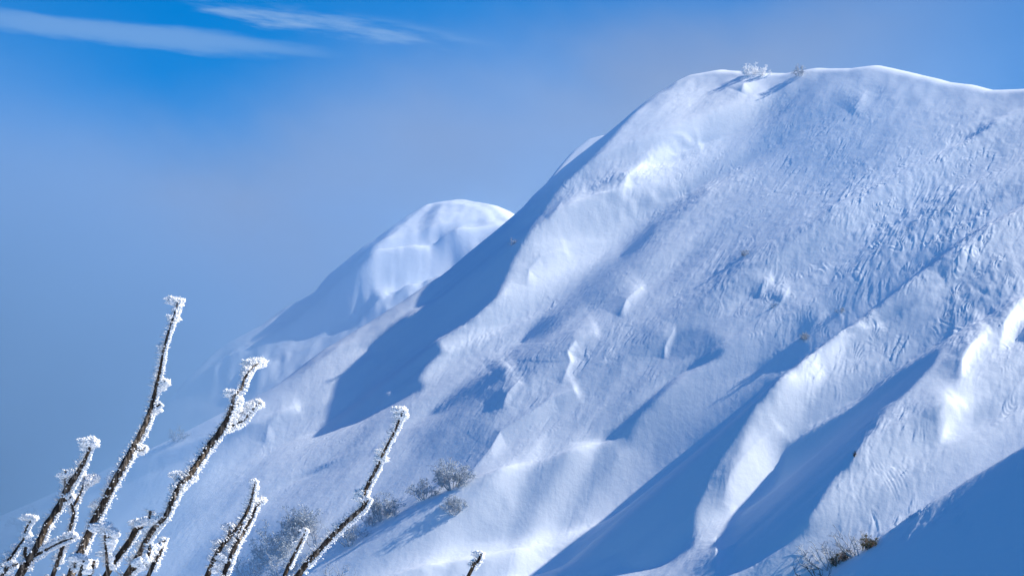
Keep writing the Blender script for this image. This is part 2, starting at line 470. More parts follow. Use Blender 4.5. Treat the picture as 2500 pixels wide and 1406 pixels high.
class Surface:
    def __init__(self, name, SX, SY, Z0, xr, yr, d, crest, sheet, drop=1.4, rad=2.0, lam=.01, rounds=8, detail=None, up=1, mat=None):
        self.base = lambda x, y: Z0 + SX * x + SY * (y - 200)
        xs, ys = np.arange(xr[0], xr[1], d), np.arange(yr[0], yr[1], d)
        X, Y = np.meshgrid(xs, ys)
        a, b, c = ray(*np.array(crest, float).T)
        # unproject the skyline on the mean slope:  t*c = Z0 + SX*t*a + SY*(t*b-200)
        t = (Z0 - 200 * SY) / (c - SX * a - SY * b)
        C = np.stack([t * a, t * b], 1)
        self.C = C
        D = crest_distance(X, Y, C)        # crest listed right to left: far side has D<0 -> flip
        D = -D                             # now D>0 beyond the crest
        back = drop * (np.sqrt(np.maximum(D, 0) ** 2 + rad ** 2) - rad)
        B = self.base(X, Y)
        h = np.zeros_like(X)
        lx, ly, lz = LD
        M = 4e-4 + .5 * np.exp(-((D - 1.0) / 1.6) ** 2) + np.where(D > 6, .02, 0)
        for r in range(rounds):
            Z = B + h - back
            px, py = project(X, Y, Z)
            I = sheet.sample(px, py)
            I = np.where(I > 0, I * .62 + .85 * np.maximum(I - .43, 0), I)
            hy = np.gradient(h, d, axis=0); hx = np.gradient(h, d, axis=1)
            hy = np.clip(hy, -1.5, 1.5)
            nrm = np.sqrt(1 + (SX + np.clip(hx, -2, 1)) ** 2 + (SY + hy) ** 2)
            T = (lz - ly * (SY + hy) - I * nrm) / lx - SX
            T = T * (1 - sstep(.3, 2, D))
            T = np.clip(T, -1.6, .9)
            wI = (1 - .95 * sstep(0, 2, D)) * np.where(I < 0.02, 2.0, np.where(I > .3, 2.0, 1.0))
            Wx = np.minimum(wI[:, 1:], wI[:, :-1])
            hn = integrate(T, Wx, lam, M, d, h, 60 if r == 0 else 30)
            h = hn if r == 0 else h * .35 + hn * .65
        for _ in range(up):
            h = upsample(h)
            d /= 2
        ny, nx = h.shape
        xs, ys = xr[0] + np.arange(nx) * d, yr[0] + np.arange(ny) * d
        X, Y = np.meshgrid(xs, ys)
        D = -crest_distance(X, Y, C)
        back = drop * (np.sqrt(np.maximum(D, 0) ** 2 + rad ** 2) - rad)
        Z = self.base(X, Y) + h - back
        if detail:
            Z = Z + detail(X, Y, D, Z)
        self.xr, self.yr, self.d, self.Z = xr, yr, d, Z
        self.nx, self.ny = nx, ny
        self.obj = grid_mesh(name, X, Y, Z, mat)

    def height(self, x, y):
        fx, fy = (x - self.xr[0]) / self.d, (y - self.yr[0]) / self.d
        if not (0 <= fx < self.nx - 1 and 0 <= fy < self.ny - 1):
            return float(self.base(x, y)) - 30
        i, j = int(fy), int(fx)
        a, b = fy - i, fx - j
        Z = self.Z
        return float(Z[i, j] * (1 - a) * (1 - b) + Z[i + 1, j] * a * (1 - b) + Z[i, j + 1] * (1 - a) * b + Z[i + 1, j + 1] * a * b)

    def hit(self, px, py):
        a, b, c = [float(v) for v in ray(px, py)]
        t0 = self.yr[0] / b
        t = t0
        while t < self.yr[1] / b:
            if t * c < self.height(t * a, t * b):
                lo, hi = t - .3, t
                for _ in range(12):
                    m = (lo + hi) / 2
                    if m * c < self.height(m * a, m * b): hi = m
                    else: lo = m
                return Vector((hi * a, hi * b, hi * c))
            t += .3
        return None


def grid_mesh(name, X, Y, Z, mat):
    ny, nx = X.shape
    me = bpy.data.meshes.new(name)
    v = np.stack([X, Y, Z], -1).reshape(-1, 3).astype(np.float32)
    idx = np.arange(ny * nx, dtype=np.int32).reshape(ny, nx)
    f = np.stack([idx[:-1, :-1], idx[:-1, 1:], idx[1:, 1:], idx[1:, :-1]], -1).reshape(-1, 4)
    me.vertices.add(len(v)); me.vertices.foreach_set('co', v.ravel())
    me.loops.add(f.size); me.loops.foreach_set('vertex_index', f.ravel())
    me.polygons.add(len(f)); me.polygons.foreach_set('loop_start', np.arange(0, f.size, 4, dtype=np.int32))
    me.polygons.foreach_set('loop_total', np.full(len(f), 4, np.int32))
    me.polygons.foreach_set('use_smooth', np.ones(len(f), bool))
    me.update(calc_edges=True)
    me.materials.append(mat)
    o = bpy.data.objects.new(name, me)
    COL.objects.link(o)
    return o


# ------------------------------------------------------------------ materials
def principled(name, base, rough=.6, spec=.3):
    m = bpy.data.materials.new(name)
    m.use_nodes = True
    n = NT(m.node_tree)
    b = n.n['Principled BSDF']
    b.inputs['Base Color'].default_value = base
    b.inputs['Roughness'].default_value = rough
    b.inputs['Specular IOR Level'].default_value = spec
    return m, n, b


def snow_material(name, bump=True):
    m, n, b = principled(name, (.80, .86, .95, 1), .62, .25)
    if bump:
        tc = n.node('ShaderNodeTexCoord')
        fine = n.node('ShaderNodeTexNoise', ins={'Vector': tc.outputs['Object'], 'Scale': 2.6, 'Detail': 5.0, 'Roughness': .6})
        bp = n.node('ShaderNodeBump', ins={'Strength': .32, 'Distance': .06, 'Height': fine.outputs[0]})
        n.l.new(bp.outputs[0], b.inputs['Normal'])
    return m


SNOW = snow_material('windblown_snow')

# ------------------------------------------------------------------ the mountain
SKYLINE = [(a, b + 8) for a, b in [(3300, 230), (2700, 235), (2500, 222), (2400, 226), (2340, 211), (2290, 206), (2200, 181), (2120, 164), (2060, 172), (1980, 170), (1900, 182), (1830, 180), (1740, 172),
           (1680, 185), (1600, 230), (1540, 275), (1480, 325), (1400, 385), (1340, 440), (1310, 475), (1240, 535), (1160, 600), (1090, 660), (1000, 725),
           (880, 800), (800, 850), (665, 945), (500, 1030), (350, 1105), (0, 1260), (-900, 1620)]]
PEAKLINE = [(a, b + 10) for a, b in [(1700, 700), (1300, 610), (1235, 562), (1190, 528), (1160, 500), (1090, 488), (1040, 498), (990, 530), (900, 590), (830, 645), (790, 700), (700, 745), (640, 790), (560, 832),
            (480, 905), (400, 1000), (250, 1120), (0, 1260), (-700, 1600)]]


DRIFTS = [  # sharp-edged wind drifts: crest line from the top down, height in metres, width of the sunny face
    ([(2140, 800), (2070, 834), (2000, 878), (1960, 915)], .35, .5), ([(1985, 900), (1920, 965), (1851, 1041), (1810, 1110)], .35, .7),
    ([(1900, 1060), (1829, 1130), (1780, 1180), (1766, 1225)], .75, .7), ([(1748, 1330), (1748, 1375), (1742, 1410)], .3, .4),
    ([(2520, 735), (2480, 765), (2452, 800), (2442, 845)], .45, .6), ([(2410, 822), (2370, 860), (2350, 890), (2347, 928)], .5, .5),
    ([(2350, 1000), (2310, 1040), (2293, 1085)], .35, .5), ([(2330, 985), (2300, 1010), (2284, 1040)], .3, .5),
    ([(1700, 350), (1650, 362), (1588, 399), (1532, 440), (1514, 490)], .5, .7), ([(1640, 470), (1550, 505), (1492, 545)], .3, .5),
    ([(1375, 615), (1320, 640), (1292, 665), (1287, 698)], .45, .5), ([(1562, 708), (1530, 738), (1513, 775)], .32, .35),
    ([(1450, 815), (1405, 840), (1386, 868), (1392, 890), (1370, 944)], .36, .35), ([(1642, 815), (1624, 850), (1621, 876)], .22, .2),
    ([(1264, 940), (1240, 970), (1225, 1005)], .3, .35), ([(1400, 960), (1350, 985), (1300, 1022), (1221, 1070), (1197, 1107), (1144, 1160)], .6, .55),
    ([(720, 1003), (680, 1022), (655, 1048), (647, 1083)], .4, .4), ([(1880, 688), (1862, 705), (1855, 730)], .22, .25),
    ([(1922, 713), (1905, 742)], .18, .2), ([(2012, 768), (1985, 800), (1970, 814)], .2, .25), ([(1842, 188), (1818, 205), (1809, 228)], .4, .4),
    ([(1936, 935), (1900, 975), (1892, 1000)], .3, .35), ([(1998, 920), (1975, 955), (1965, 985)], .3, .35), ([(770, 845), (752, 870), (742, 892)], .3, .3),
    ([(2380, 620), (2340, 640), (2300, 680)], .25, .5), ([(1250, 900), (1220, 930)], .2, .3),
    ([(1420, 470), (1370, 500), (1340, 540)], .25, .4), ([(1560, 250), (1520, 290)], .2, .4), ([(2110, 230), (2080, 280)], .2, .5),
    ([(2290, 700), (2260, 730), (2200, 780)], .25, .6), ([(960, 960), (925, 990)], .2, .3)]


def drift_edges(px, py):
    z = np.zeros_like(px)
    for P, amp, wid in DRIFTS:
        P = np.array(P, float)
        m = (px > P[:, 0].min() - 160) & (px < P[:, 0].max() + 160) & (py > P[:, 1].min() - 120) & (py < P[:, 1].max() + 120)
        x, y = px[m], py[m]
        L = np.concatenate([[0], np.cumsum(np.hypot(*(P[1:] - P[:-1]).T))])
        best = np.full(x.shape, 1e18); tt = np.zeros(x.shape); sg = np.ones(x.shape); ov = np.zeros(x.shape)
        for k in range(len(P) - 1):
            a, b = P[k], P[k + 1]
            ab = b - a
            tr = ((x - a[0]) * ab[0] + (y - a[1]) * ab[1]) / (ab @ ab)
            t = np.clip(tr, 0, 1)
            d2 = (x - a[0] - t * ab[0]) ** 2 + (y - a[1] - t * ab[1]) ** 2
            q = d2 < best
            best = np.where(q, d2, best)
            tt = np.where(q, (L[k] + t * (L[k + 1] - L[k])) / L[-1], tt)
            sg = np.where(q, np.sign(ab[0] * (y - a[1]) - ab[1] * (x - a[0])), sg)
            over = (np.maximum(-tr, 0) if k == 0 else 0) + (np.maximum(tr - 1, 0) if k == len(P) - 2 else 0)
            ov = np.where(q, over * np.hypot(*ab), ov)
        d = np.sqrt(best) / 31.0
        east = sg < 0
        prof = np.where(east, np.exp(-(d / wid) ** 1.3), np.exp(-d / 1.3))
        env = np.clip(np.sin(np.pi * np.clip(tt * .86 + .12, 0, 1)), 0, 1) ** .8 * np.exp(-(ov / 14) ** 2)
        z[m] += amp * prof * env
    return z


def sastrugi(X, Y, D, Z):
    px, py = project(X, Y, Z)
    inside = sstep(0, 3, -D)
    al, ac = X * .77 + Y * .63, -X * .63 + Y * .77          # along and across the ribs
    # wind-cut terraces: thin steps that face away from the sun, in broken patches
    turn = .2 + .9 * vnoise(X / 12, Y / 12, 69)
    q = (X * np.cos(turn) + Y * np.sin(turn)) / .45 + 2.4 * vnoise(X / 6, Y / 8, 71) + .8 * vnoise(X / 2.2, Y / 2.8, 72) + .22 * vnoise(X / .8, Y / .9, 73)
    fr = q - np.floor(q)
    saw = np.where(fr < .86, 1 - fr / .86, (fr - .86) / .14) - .5
    q2 = (X * .8 - Y * .9) / .8 + 1.7 * vnoise(X / 5, Y / 6, 76) + .7 * vnoise(X / 1.9, Y / 2.3, 77) + .2 * vnoise(X / .7, Y / .8, 78)
    fr2 = q2 - np.floor(q2)
    saw2 = np.where(fr2 < .88, 1 - fr2 / .88, (fr2 - .88) / .12) - .5
    patch = sstep(-.5, .3, fbm(X / 6, Y / 8, 3, 80))
    broken = sstep(-.2, .4, fbm(X / 1.2, Y / 1.2, 3, 81))
    region = np.full_like(X, .20)
    for cx, cy, rx, ry, a in ((2250, 560, 330, 200, 1.0), (2050, 820, 260, 160, .7), (2400, 700, 200, 200, 1.0), (2150, 1120, 150, 150, .8), (2200, 1270, 200, 60, .9),
                              (1450, 440, 170, 60, .7), (1850, 680, 260, 120, .7), (1700, 480, 300, 160, .5), (1250, 930, 130, 110, .6), (1450, 850, 200, 120, .4),
                              (2050, 350, 300, 160, .4), (750, 900, 120, 60, .4), (1150, 830, 120, 70, .6), (2450, 950, 120, 160, .5), (1280, 760, 100, 70, .5), (2390, 330, 160, 110, .6)):
        region = np.maximum(region, a * np.exp(-(((px - cx) / rx) ** 2 + ((py - cy) / ry) ** 2)))
    amp = patch * region * inside
    p2 = sstep(-.15, .35, fbm(X / 4, Y / 5, 2, 83))
    z = .105 * saw * amp * broken + .125 * saw2 * amp * p2 * broken + .07 * region * inside * np.abs(fbm(X / 1.1, Y / 1.4, 3, 84)) \
        + .062 * region * inside * np.maximum(.75 - np.abs(fbm((X * .5 + Y * .87) / 2.2, (X * .87 - Y * .5) / .7, 3, 86)) * 2.2, 0) * sstep(-.2, .4, fbm(X / 3, Y / 3, 2, 87))
    # fine drift grain along the ribs, small lumps
    z += .018 * fbm(al / 2.2, ac / 1.0, 3, 90) * (.3 + region) * inside
    z += .07 * fbm(al / 11, ac / 3.4, 3, 95) * inside * .6
    z += .08 * fbm(X / 3.5, Y / 5, 3, 97) * np.exp(-((D + 1) / 3) ** 2)
    z += drift_edges(px, py) * inside
    return z


def crags(X, Y, D, Z):
    px, py = project(X, Y, Z)
    m = np.exp(-(((px - 900) / 160) ** 2 + ((py - 720) / 80) ** 2)) + .8 * np.exp(-(((px - 590) / 130) ** 2 + ((py - 890) / 70) ** 2)) + .5 * np.exp(-(((px - 1080) / 90) ** 2 + ((py - 600) / 60) ** 2))
    n = fbm(X / 3.2, Y / 6.0, 4, 101)
    r = 1 - np.abs(fbm(X / 5, Y / 8, 3, 107)) * 2
    return m * (.45 * n + .3 * r - .1) * sstep(0, 3, -D) + .05 * fbm(X / 1.5, Y / 2, 3, 110)


mountain = Surface('mountain', .5, .75, 8.0, (-60, 66), (160, 262), .27, SKYLINE, paint_mountain(), detail=sastrugi, up=2, mat=SNOW)
tag(mountain.obj, kind='structure')
peak = Surface('hills', .5, .75, -21.0, (-78, 25), (245, 350), .4, PEAKLINE, paint_peak(), detail=crags, up=1, mat=SNOW, rad=2.5)
tag(peak.obj, kind='structure')


# ------------------------------------------------------------------ things built from tubes and crystals
class MB:
    def __init__(self):
        self.v, self.f, self.n = [], [], 0

    def add(self, v, f):
        self.v.append(np.asarray(v, float)); self.f.append(np.asarray(f, int) + self.n); self.n += len(v)

    def build(self, name, mat, parent=None, smooth=True, origin=(0, 0, 0)):
        me = bpy.data.meshes.new(name)
        V = np.concatenate(self.v) - np.array(origin)
        faces = [tuple(int(i) for i in q) for f in self.f for q in f]
        me.from_pydata(V.tolist(), [], faces)
        me.polygons.foreach_set('use_smooth', np.full(len(faces), smooth))
        me.materials.append(mat)
        me.update()
        o = bpy.data.objects.new(name, me)
        COL.objects.link(o)
        if parent is not None:
            o.parent = parent
        return o


def smooth_path(P, R, step):
    """Catmull-Rom through the points, resampled"""
    P, R = np.array(P, float), np.array(R, float)
    if len(P) == 2:
        n = max(int(np.linalg.norm(P[1] - P[0]) / step), 2)
        t = np.linspace(0, 1, n)[:, None]
        return P[0] + (P[1] - P[0]) * t, R[0] + (R[1] - R[0]) * t[:, 0]
    Q = np.vstack([2 * P[0] - P[1], P, 2 * P[-1] - P[-2]])
    op, orr = [], []
    for k in range(len(P) - 1):
        a, b, c, d = Q[k:k + 4]
        n = max(int(np.linalg.norm(c - b) / step), 1)
        t = (np.arange(n) / n)[:, None]
        op.append(.5 * (2 * b + (c - a) * t + (2 * a - 5 * b + 4 * c - d) * t ** 2 + (3 * b - a - 3 * c + d) * t ** 3))
        orr.append(R[k] + (R[k + 1] - R[k]) * t[:, 0])
    return np.vstack(op + [P[-1:]]), np.concatenate(orr + [R[-1:]])


def tube(mb, P, R, sides=8, rough=0.0, rng=None):
    n = len(P)
    T = np.gradient(P, axis=0); T /= np.linalg.norm(T, axis=1)[:, None] + 1e-9
    ref = np.array([0, 1.0, 0]) if abs(T[:, 1]).mean() < .8 else np.array([1.0, 0, 0])
    U = np.cross(T, ref); U /= np.linalg.norm(U, axis=1)[:, None] + 1e-9
    W = np.cross(T, U)
    ang = np.arange(sides) / sides * 2 * np.pi
    rr = np.repeat(R[:, None], sides, 1)
    if rough:
        rr = rr * (1 + rough * rng.standard_normal((n, sides)) * .5 + rough * .8 * np.sin(np.arange(n) * .9 + rng.random() * 6)[:, None])
    V = P[:, None] + rr[..., None] * (np.cos(ang)[None, :, None] * U[:, None] + np.sin(ang)[None, :, None] * W[:, None])
    V = V.reshape(-1, 3)
    F = []
    for i in range(n - 1):
        for j in range(sides):
            k = (j + 1) % sides
            F.append((i * sides + j, i * sides + k, (i + 1) * sides + k, (i + 1) * sides + j))
    mb.add(V, F)
    mb.add(np.vstack([V[-sides:], P[-1] + T[-1] * R[-1] * .6]), [(j, (j + 1) % sides, sides) + () for j in range(sides)])


_g = (1 + 5 ** .5) / 2
ICO = np.array([(-1, _g, 0), (1, _g, 0), (-1, -_g, 0), (1, -_g, 0), (0, -1, _g), (0, 1, _g), (0, -1, -_g), (0, 1, -_g), (_g, 0, -1), (_g, 0, 1), (-_g, 0, -1), (-_g, 0, 1)]) / math.sqrt(1 + _g * _g)
ICOF = [(0, 11, 5), (0, 5, 1), (0, 1, 7), (0, 7, 10), (0, 10, 11), (1, 5, 9), (5, 11, 4), (11, 10, 2), (10, 7, 6), (7, 1, 8), (3, 9, 4), (3, 4, 2), (3, 2, 6), (3, 6, 8), (3, 8, 9), (4, 9, 5), (2, 4, 11), (6, 2, 10), (8, 6, 7), (9, 8, 1)]


def lumps(mb, C, S, rng, spread=.28, squash=None):
    """many small irregular snow grains"""
    C, S = np.asarray(C), np.asarray(S)
    n = len(C)
    if not n: return
    V = ICO[None] * (1 + spread * rng.standard_normal((n, 12, 1)))
    sc = S[:, None, None] * (1 + .25 * rng.standard_normal((n, 1, 3)))
    V = C[:, None] + V * sc
    F = (np.array(ICOF)[None] + (np.arange(n) * 12)[:, None, None]).reshape(-1, 3)
    mb.add(V.reshape(-1, 3), F)


def needles(mb, C, Dr, L, W, rng):
    """flat feathery ice crystals: thin double pyramids"""
    n = len(C)
    if not n: return
    Dr = Dr / (np.linalg.norm(Dr, axis=1)[:, None] + 1e-9)
    A = np.cross(Dr, rng.standard_normal((n, 3))); A /= np.linalg.norm(A, axis=1)[:, None] + 1e-9
    B = np.cross(Dr, A)
    V = np.stack([C - Dr * L[:, None] * .15, C + A * W[:, None] + Dr * L[:, None] * .35, C + B * W[:, None] + Dr * L[:, None] * .35, C - (A + B) * .7 * W[:, None] + Dr * L[:, None] * .35, C + Dr * L[:, None]], 1)
    F0 = np.array([(0, 2, 1), (0, 3, 2), (0, 1, 3), (4, 1, 2), (4, 2, 3), (4, 3, 1)])
    F = (F0[None] + (np.arange(n) * 5)[:, None, None]).reshape(-1, 3)
    mb.add(V.reshape(-1, 3), F)


def bark_material():
    m, n, b = principled('weathered_bark', (.1, .07, .05, 1), .75, .2)
    tc = n.node('ShaderNodeTexCoord')
    mp = n.node('ShaderNodeMapping', ins={'Vector': tc.outputs['Object'], 'Rotation': (0, math.radians(-28), 0), 'Scale': (150, 150, 9)})
    ns = n.node('ShaderNodeTexNoise', ins={'Vector': mp.outputs[0], 'Scale': 1.0, 'Detail': 4.0, 'Roughness': .65})
    n2 = n.node('ShaderNodeTexNoise', ins={'Vector': tc.outputs['Object'], 'Scale': 9.0, 'Detail': 2.0})
    pale = n.mix(n.ramp(n2.outputs[0], .42, .62), (.30, .25, .21, 1), (.14, .09, .045, 1))
    col = n.mix(n.ramp(ns.outputs[0], .47, .66), (.022, .016, .013, 1), pale)
    n.l.new(col, b.inputs['Base Color'])
    bp = n.node('ShaderNodeBump', ins={'Strength': .7, 'Distance': .002, 'Height': ns.outputs[0]})
    n.l.new(bp.outputs[0], b.inputs['Normal'])
    return m


BARK = bark_material()
RIME, _n, _b = principled('rime_ice', (.93, .94, .96, 1), .5, .3)
TWIG, _n, _b = principled('frosted_twig', (.50, .53, .58, 1), .7, .2)
DARKTWIG, _n, _b = principled('dark_twig', (.09, .085, .085, 1), .8, .2)
FLEAF, _n, _b = principled('frosted_leaf', (.44, .50, .57, 1), .65, .2)
OLIVE, _n, _b = principled('olive_leaf', (.10, .10, .045, 1), .6, .3)
REDBARK, _n, _b = principled('reddish_bark', (.36, .22, .17, 1), .7, .2)

# ------------------------------------------------------------------ the snow bank the camera stands on
def near_bank():
    x = np.linspace(-14, 14, 141); y = np.linspace(-8, 16, 121)
    X, Y = np.meshgrid(x, y)
    Z = -1.75 - .012 * (X + 1) ** 2 - .05 * np.maximum(Y - 8.5, 0) ** 2 * 1.2 + .14 * fbm(X / 2.2, Y / 2.2, 4, 200)
    return grid_mesh('snow_bank', X, Y, Z, SNOW)


bank = near_bank()
tag(bank, kind='structure')


def bank_z(x, y):
    return -1.75 - .012 * (x + 1) ** 2 - .05 * max(y - 8.5, 0) ** 2 * 1.2


gX, gY = np.meshgrid(np.linspace(-6000, 6000, 61), np.linspace(-6000, 6000, 61))
DARK_GROUND, _n, _b = principled('low_bounce_ground', (.035, .05, .045, 1), .9, .1)  # unseen ground, made dark so its bounce doesn't brighten the shaded snow
_tc = _n.node('ShaderNodeTexCoord')
_ns = _n.node('ShaderNodeTexNoise', ins={'Vector': _tc.outputs['Object'], 'Scale': .02, 'Detail': 6.0})
_n.l.new(_n.mix(_n.ramp(_ns.outputs[0], .52, .62), (.03, .045, .04, 1), (.30, .34, .38, 1)), _b.inputs['Base Color'])
ground = grid_mesh('ground', gX, gY, np.full_like(gX, -96.0) + 12 * fbm(gX / 900, gY / 900, 3, 210), DARK_GROUND)
tag(ground, kind='structure')


# ------------------------------------------------------------------ rime-covered branches close to the camera
def rimed_branch(label, depth, base_px, stem, twigs=(), clusters=(), caps=(), coat=1.0, seed=1, name='frosted_branch'):
    """stem and twigs: lists of (px, py, thickness in photo px) from tip to base, at a distance of `depth` metres"""
    rng = np.random.default_rng(seed)
    k = depth / FPX
    wob = lambda px, py: depth + .05 * math.sin(px * .013 + seed) + .03 * math.sin(py * .021 + seed * 2)
    pt = lambda px, py: np.array(at_depth(px, py, wob(px, py)))
    mb, rm, tws = MB(), MB(), []
    sp = [pt(p[0], p[1]) for p in stem]; sr = [p[2] * k / 2 for p in stem]
    # the part below the picture: down to the snow bank
    last = sp[-1]
    tg = last - sp[-2]; tg /= np.linalg.norm(tg)
    mid = last + tg * .45
    root = np.array([last[0] + tg[0] / max(-tg[2], .3) * 1.3, depth + .1, 0.0]); root[2] = bank_z(root[0], root[1]) - .12
    sp += [mid, mid * .45 + root * .55 + np.array([-.05, 0, 0]), root]
    sr += [sr[-1] * 1.15, sr[-1] * 1.4, sr[-1] * 1.8]
    P, R = smooth_path(sp, sr, .006)
    tube(mb, P, R * .92, 10, .10, rng)
    segs = [(P, R, 1.0)]
    for t in twigs:
        tp, tr = smooth_path([pt(p[0], p[1]) for p in t], [p[2] * k / 2 for p in t], .005)
        tw = MB(); tws.append(tw)
        tube(tw, tp, tr, 7, .12, rng)
        segs.append((tp, tr, 1.15))
    X, Zv = np.array([1.0, 0, 0]), np.array([0, 0, 1.0])
    for P, R, wgt in segs:
        vis = P[:, 2] > at_depth(1250, 1500, depth)[2]
        P, R = P[vis], R[vis]
        if len(P) < 3: continue
        T = np.gradient(P, axis=0); T /= np.linalg.norm(T, axis=1)[:, None] + 1e-9
        L = np.linalg.norm(P[1:] - P[:-1], axis=1).sum()
        side = np.cross(T, np.array([0, 1.0, 0])); side /= np.linalg.norm(side, axis=1)[:, None] + 1e-9   # to the right of a stem
        side *= np.sign(side[:, :1] + 1e-9)
        # thick coat on the right and behind
        n = int(L * 4200 * coat * wgt)
        i = rng.integers(0, len(P), n)
        a = rng.normal(.42, .36, n)                       # angle from the right, towards the back
        dirn = side[i] * np.cos(a)[:, None] + np.array([0, 1.0, 0])[None] * np.sin(a)[:, None]
        wave = .55 + .45 * np.sin(i * .21 + seed) * np.sin(i * .083 + 1.3 * seed)
        thick = rng.random(n) * (.0072 * coat * (.4 + wave))
        C = P[i] + dirn * (R[i] * .85 + thick)[:, None]
        lumps(rm, C, .0012 + .0020 * rng.random(n), rng, .2)
        m = int(L * 800 * coat)
        i = rng.integers(0, len(P), m); a = rng.normal(.2, .5, m)
        dirn = side[i] * np.cos(a)[:, None] + np.array([0, 1.0, 0])[None] * np.sin(a)[:, None] + rng.standard_normal((m, 3)) * .35
        needles(rm, P[i] + dirn * (R[i] + .002)[:, None], dirn - T[i] * .3, .003 + .004 * rng.random(m), .0012 + .0012 * rng.random(m), rng)
        # feathers that grow to the left, into the wind
        m = int(L * 1900 * wgt)
        i = rng.integers(0, len(P), m); a = rng.normal(.40, .34, m)
        dirn = -side[i] * np.cos(a)[:, None] + np.array([0, 1.0, 0])[None] * np.sin(a)[:, None] + rng.standard_normal((m, 3)) * .22
        ln = (.004 + .013 * rng.random(m) ** 2) * (.6 + .7 * np.abs(np.sin(i * .06 + seed)))
        needles(rm, P[i] + dirn * R[i][:, None] * .95, dirn, ln, .0008 + .0008 * rng.random(m), rng)
        # loose grains over the dark front
        m = int(L * 150)
        i = rng.integers(0, len(P), m); a = rng.uniform(-1.5, 1.0, m)
        dirn = -side[i] * np.cos(a)[:, None] + np.array([0, 1.0, 0])[None] * np.sin(a)[:, None]
        lumps(rm, P[i] + dirn * R[i][:, None], .0009 + .0015 * rng.random(m), rng)
    for c in clusters:
        cx, cy, r = c[:3]
        stretch = c[3] if len(c) > 3 else 1.0
        r *= k * 1.08
        n = int(250 + (r / .012) ** 2 * 620)
        q = rng.standard_normal((n, 3)); q /= np.linalg.norm(q, axis=1)[:, None]
        bump = 1 + .25 * np.sin(q[:, :1] * 5 + seed) * np.cos(q[:, 2:] * 4 + cx)
        q = q * (rng.random((n, 1)) ** .4) * r * .85 * bump
        q[:, 0] *= 1.0 * stretch; q[:, 2] *= .85
        q[:, 0] -= np.abs(rng.standard_normal(n)) * r * .30
        base = pt(cx, cy) + np.array([0, .004 + r * .45, 0])
        kq = rng.standard_normal((22, 3)); kq = kq / np.linalg.norm(kq, axis=1)[:, None] * r * .48 * rng.random((22, 1)) ** .5
        kq[:, 0] = kq[:, 0] * stretch - r * .1
        lumps(rm, base + kq, np.full(22, r * .34), rng, .16)
        q *= 1.05
        C = base + q + np.where(q[:, :1] < 0, q[:, :1], 0) * np.array([.35, 0, -.12])
        lumps(rm, C, .0011 + .0018 * rng.random(n) ** 1.5, rng, .2)
        m = n // 3
        j = rng.integers(0, n, m)
        needles(rm, C[j], q[j] + np.array([-.3 * r, 0, .1 * r]), .003 + .004 * rng.random(m), .001 + .0008 * rng.random(m), rng)
    for (x0, y0, x1, y1, r) in caps:      # snow lying in a saddle between two points
        n = int(math.hypot(x1 - x0, y1 - y0) * 16)
        t = rng.random(n)
        q = rng.standard_normal((n, 3)) * r * k * .42
        C = np.array([pt(x0 + (x1 - x0) * a, y0 + (y1 - y0) * a) for a in t]) + q + np.array([0, .006, 0])
        lumps(rm, C, .002 + .0025 * rng.random(n), rng)
        j = rng.integers(0, n, n // 3)
        needles(rm, C[j], q[j], .004 + .006 * rng.random(n // 3), np.full(n // 3, .0015), rng)
    e = bpy.data.objects.new(name, None)
    e.location = root.tolist()
    e.empty_display_size = .1
    COL.objects.link(e)
    tag(e, label, 'branch', 'frost-covered branches in the near left foreground')
    mb.build('stem', BARK, e, origin=root)
    for tw in tws: tw.build('twig', BARK, e, origin=root)
    rm.build('rime', RIME, e, smooth=True, origin=root)
    return e


rimed_branch('tallest rime-coated branch, far above the others, with three snowy knobs on its right side', 7.0, 60,
             [(436, 732, 4), (427, 765, 5), (417, 793, 6), (402, 846, 7), (394, 886, 8), (387, 921, 9), (379, 956, 11), (369, 996, 13), (352, 1041, 15), (326, 1092, 17), (301, 1137, 18),
              (271, 1192, 19), (251, 1232, 19), (231, 1268, 20), (216, 1303, 20), (196, 1348, 21), (172, 1406, 22)],
             [[(404, 929, 3), (392, 940, 5), (380, 954, 6)], [(393, 985, 3), (383, 992, 5), (370, 997, 7)], [(354, 1092, 4), (345, 1099, 6), (328, 1094, 8)], [(241, 1240, 6), (246, 1250, 8)]],
             [(438, 737, 13, 1.1), (424, 730, 8, 1.4), (434, 757, 8), (428, 776, 10, 1.3), (405, 934, 13), (397, 944, 9), (386, 997, 12), (378, 1004, 8), (346, 1098, 12), (354, 1092, 8), (243, 1234, 11, 1.3), (398, 845, 7)], seed=3)
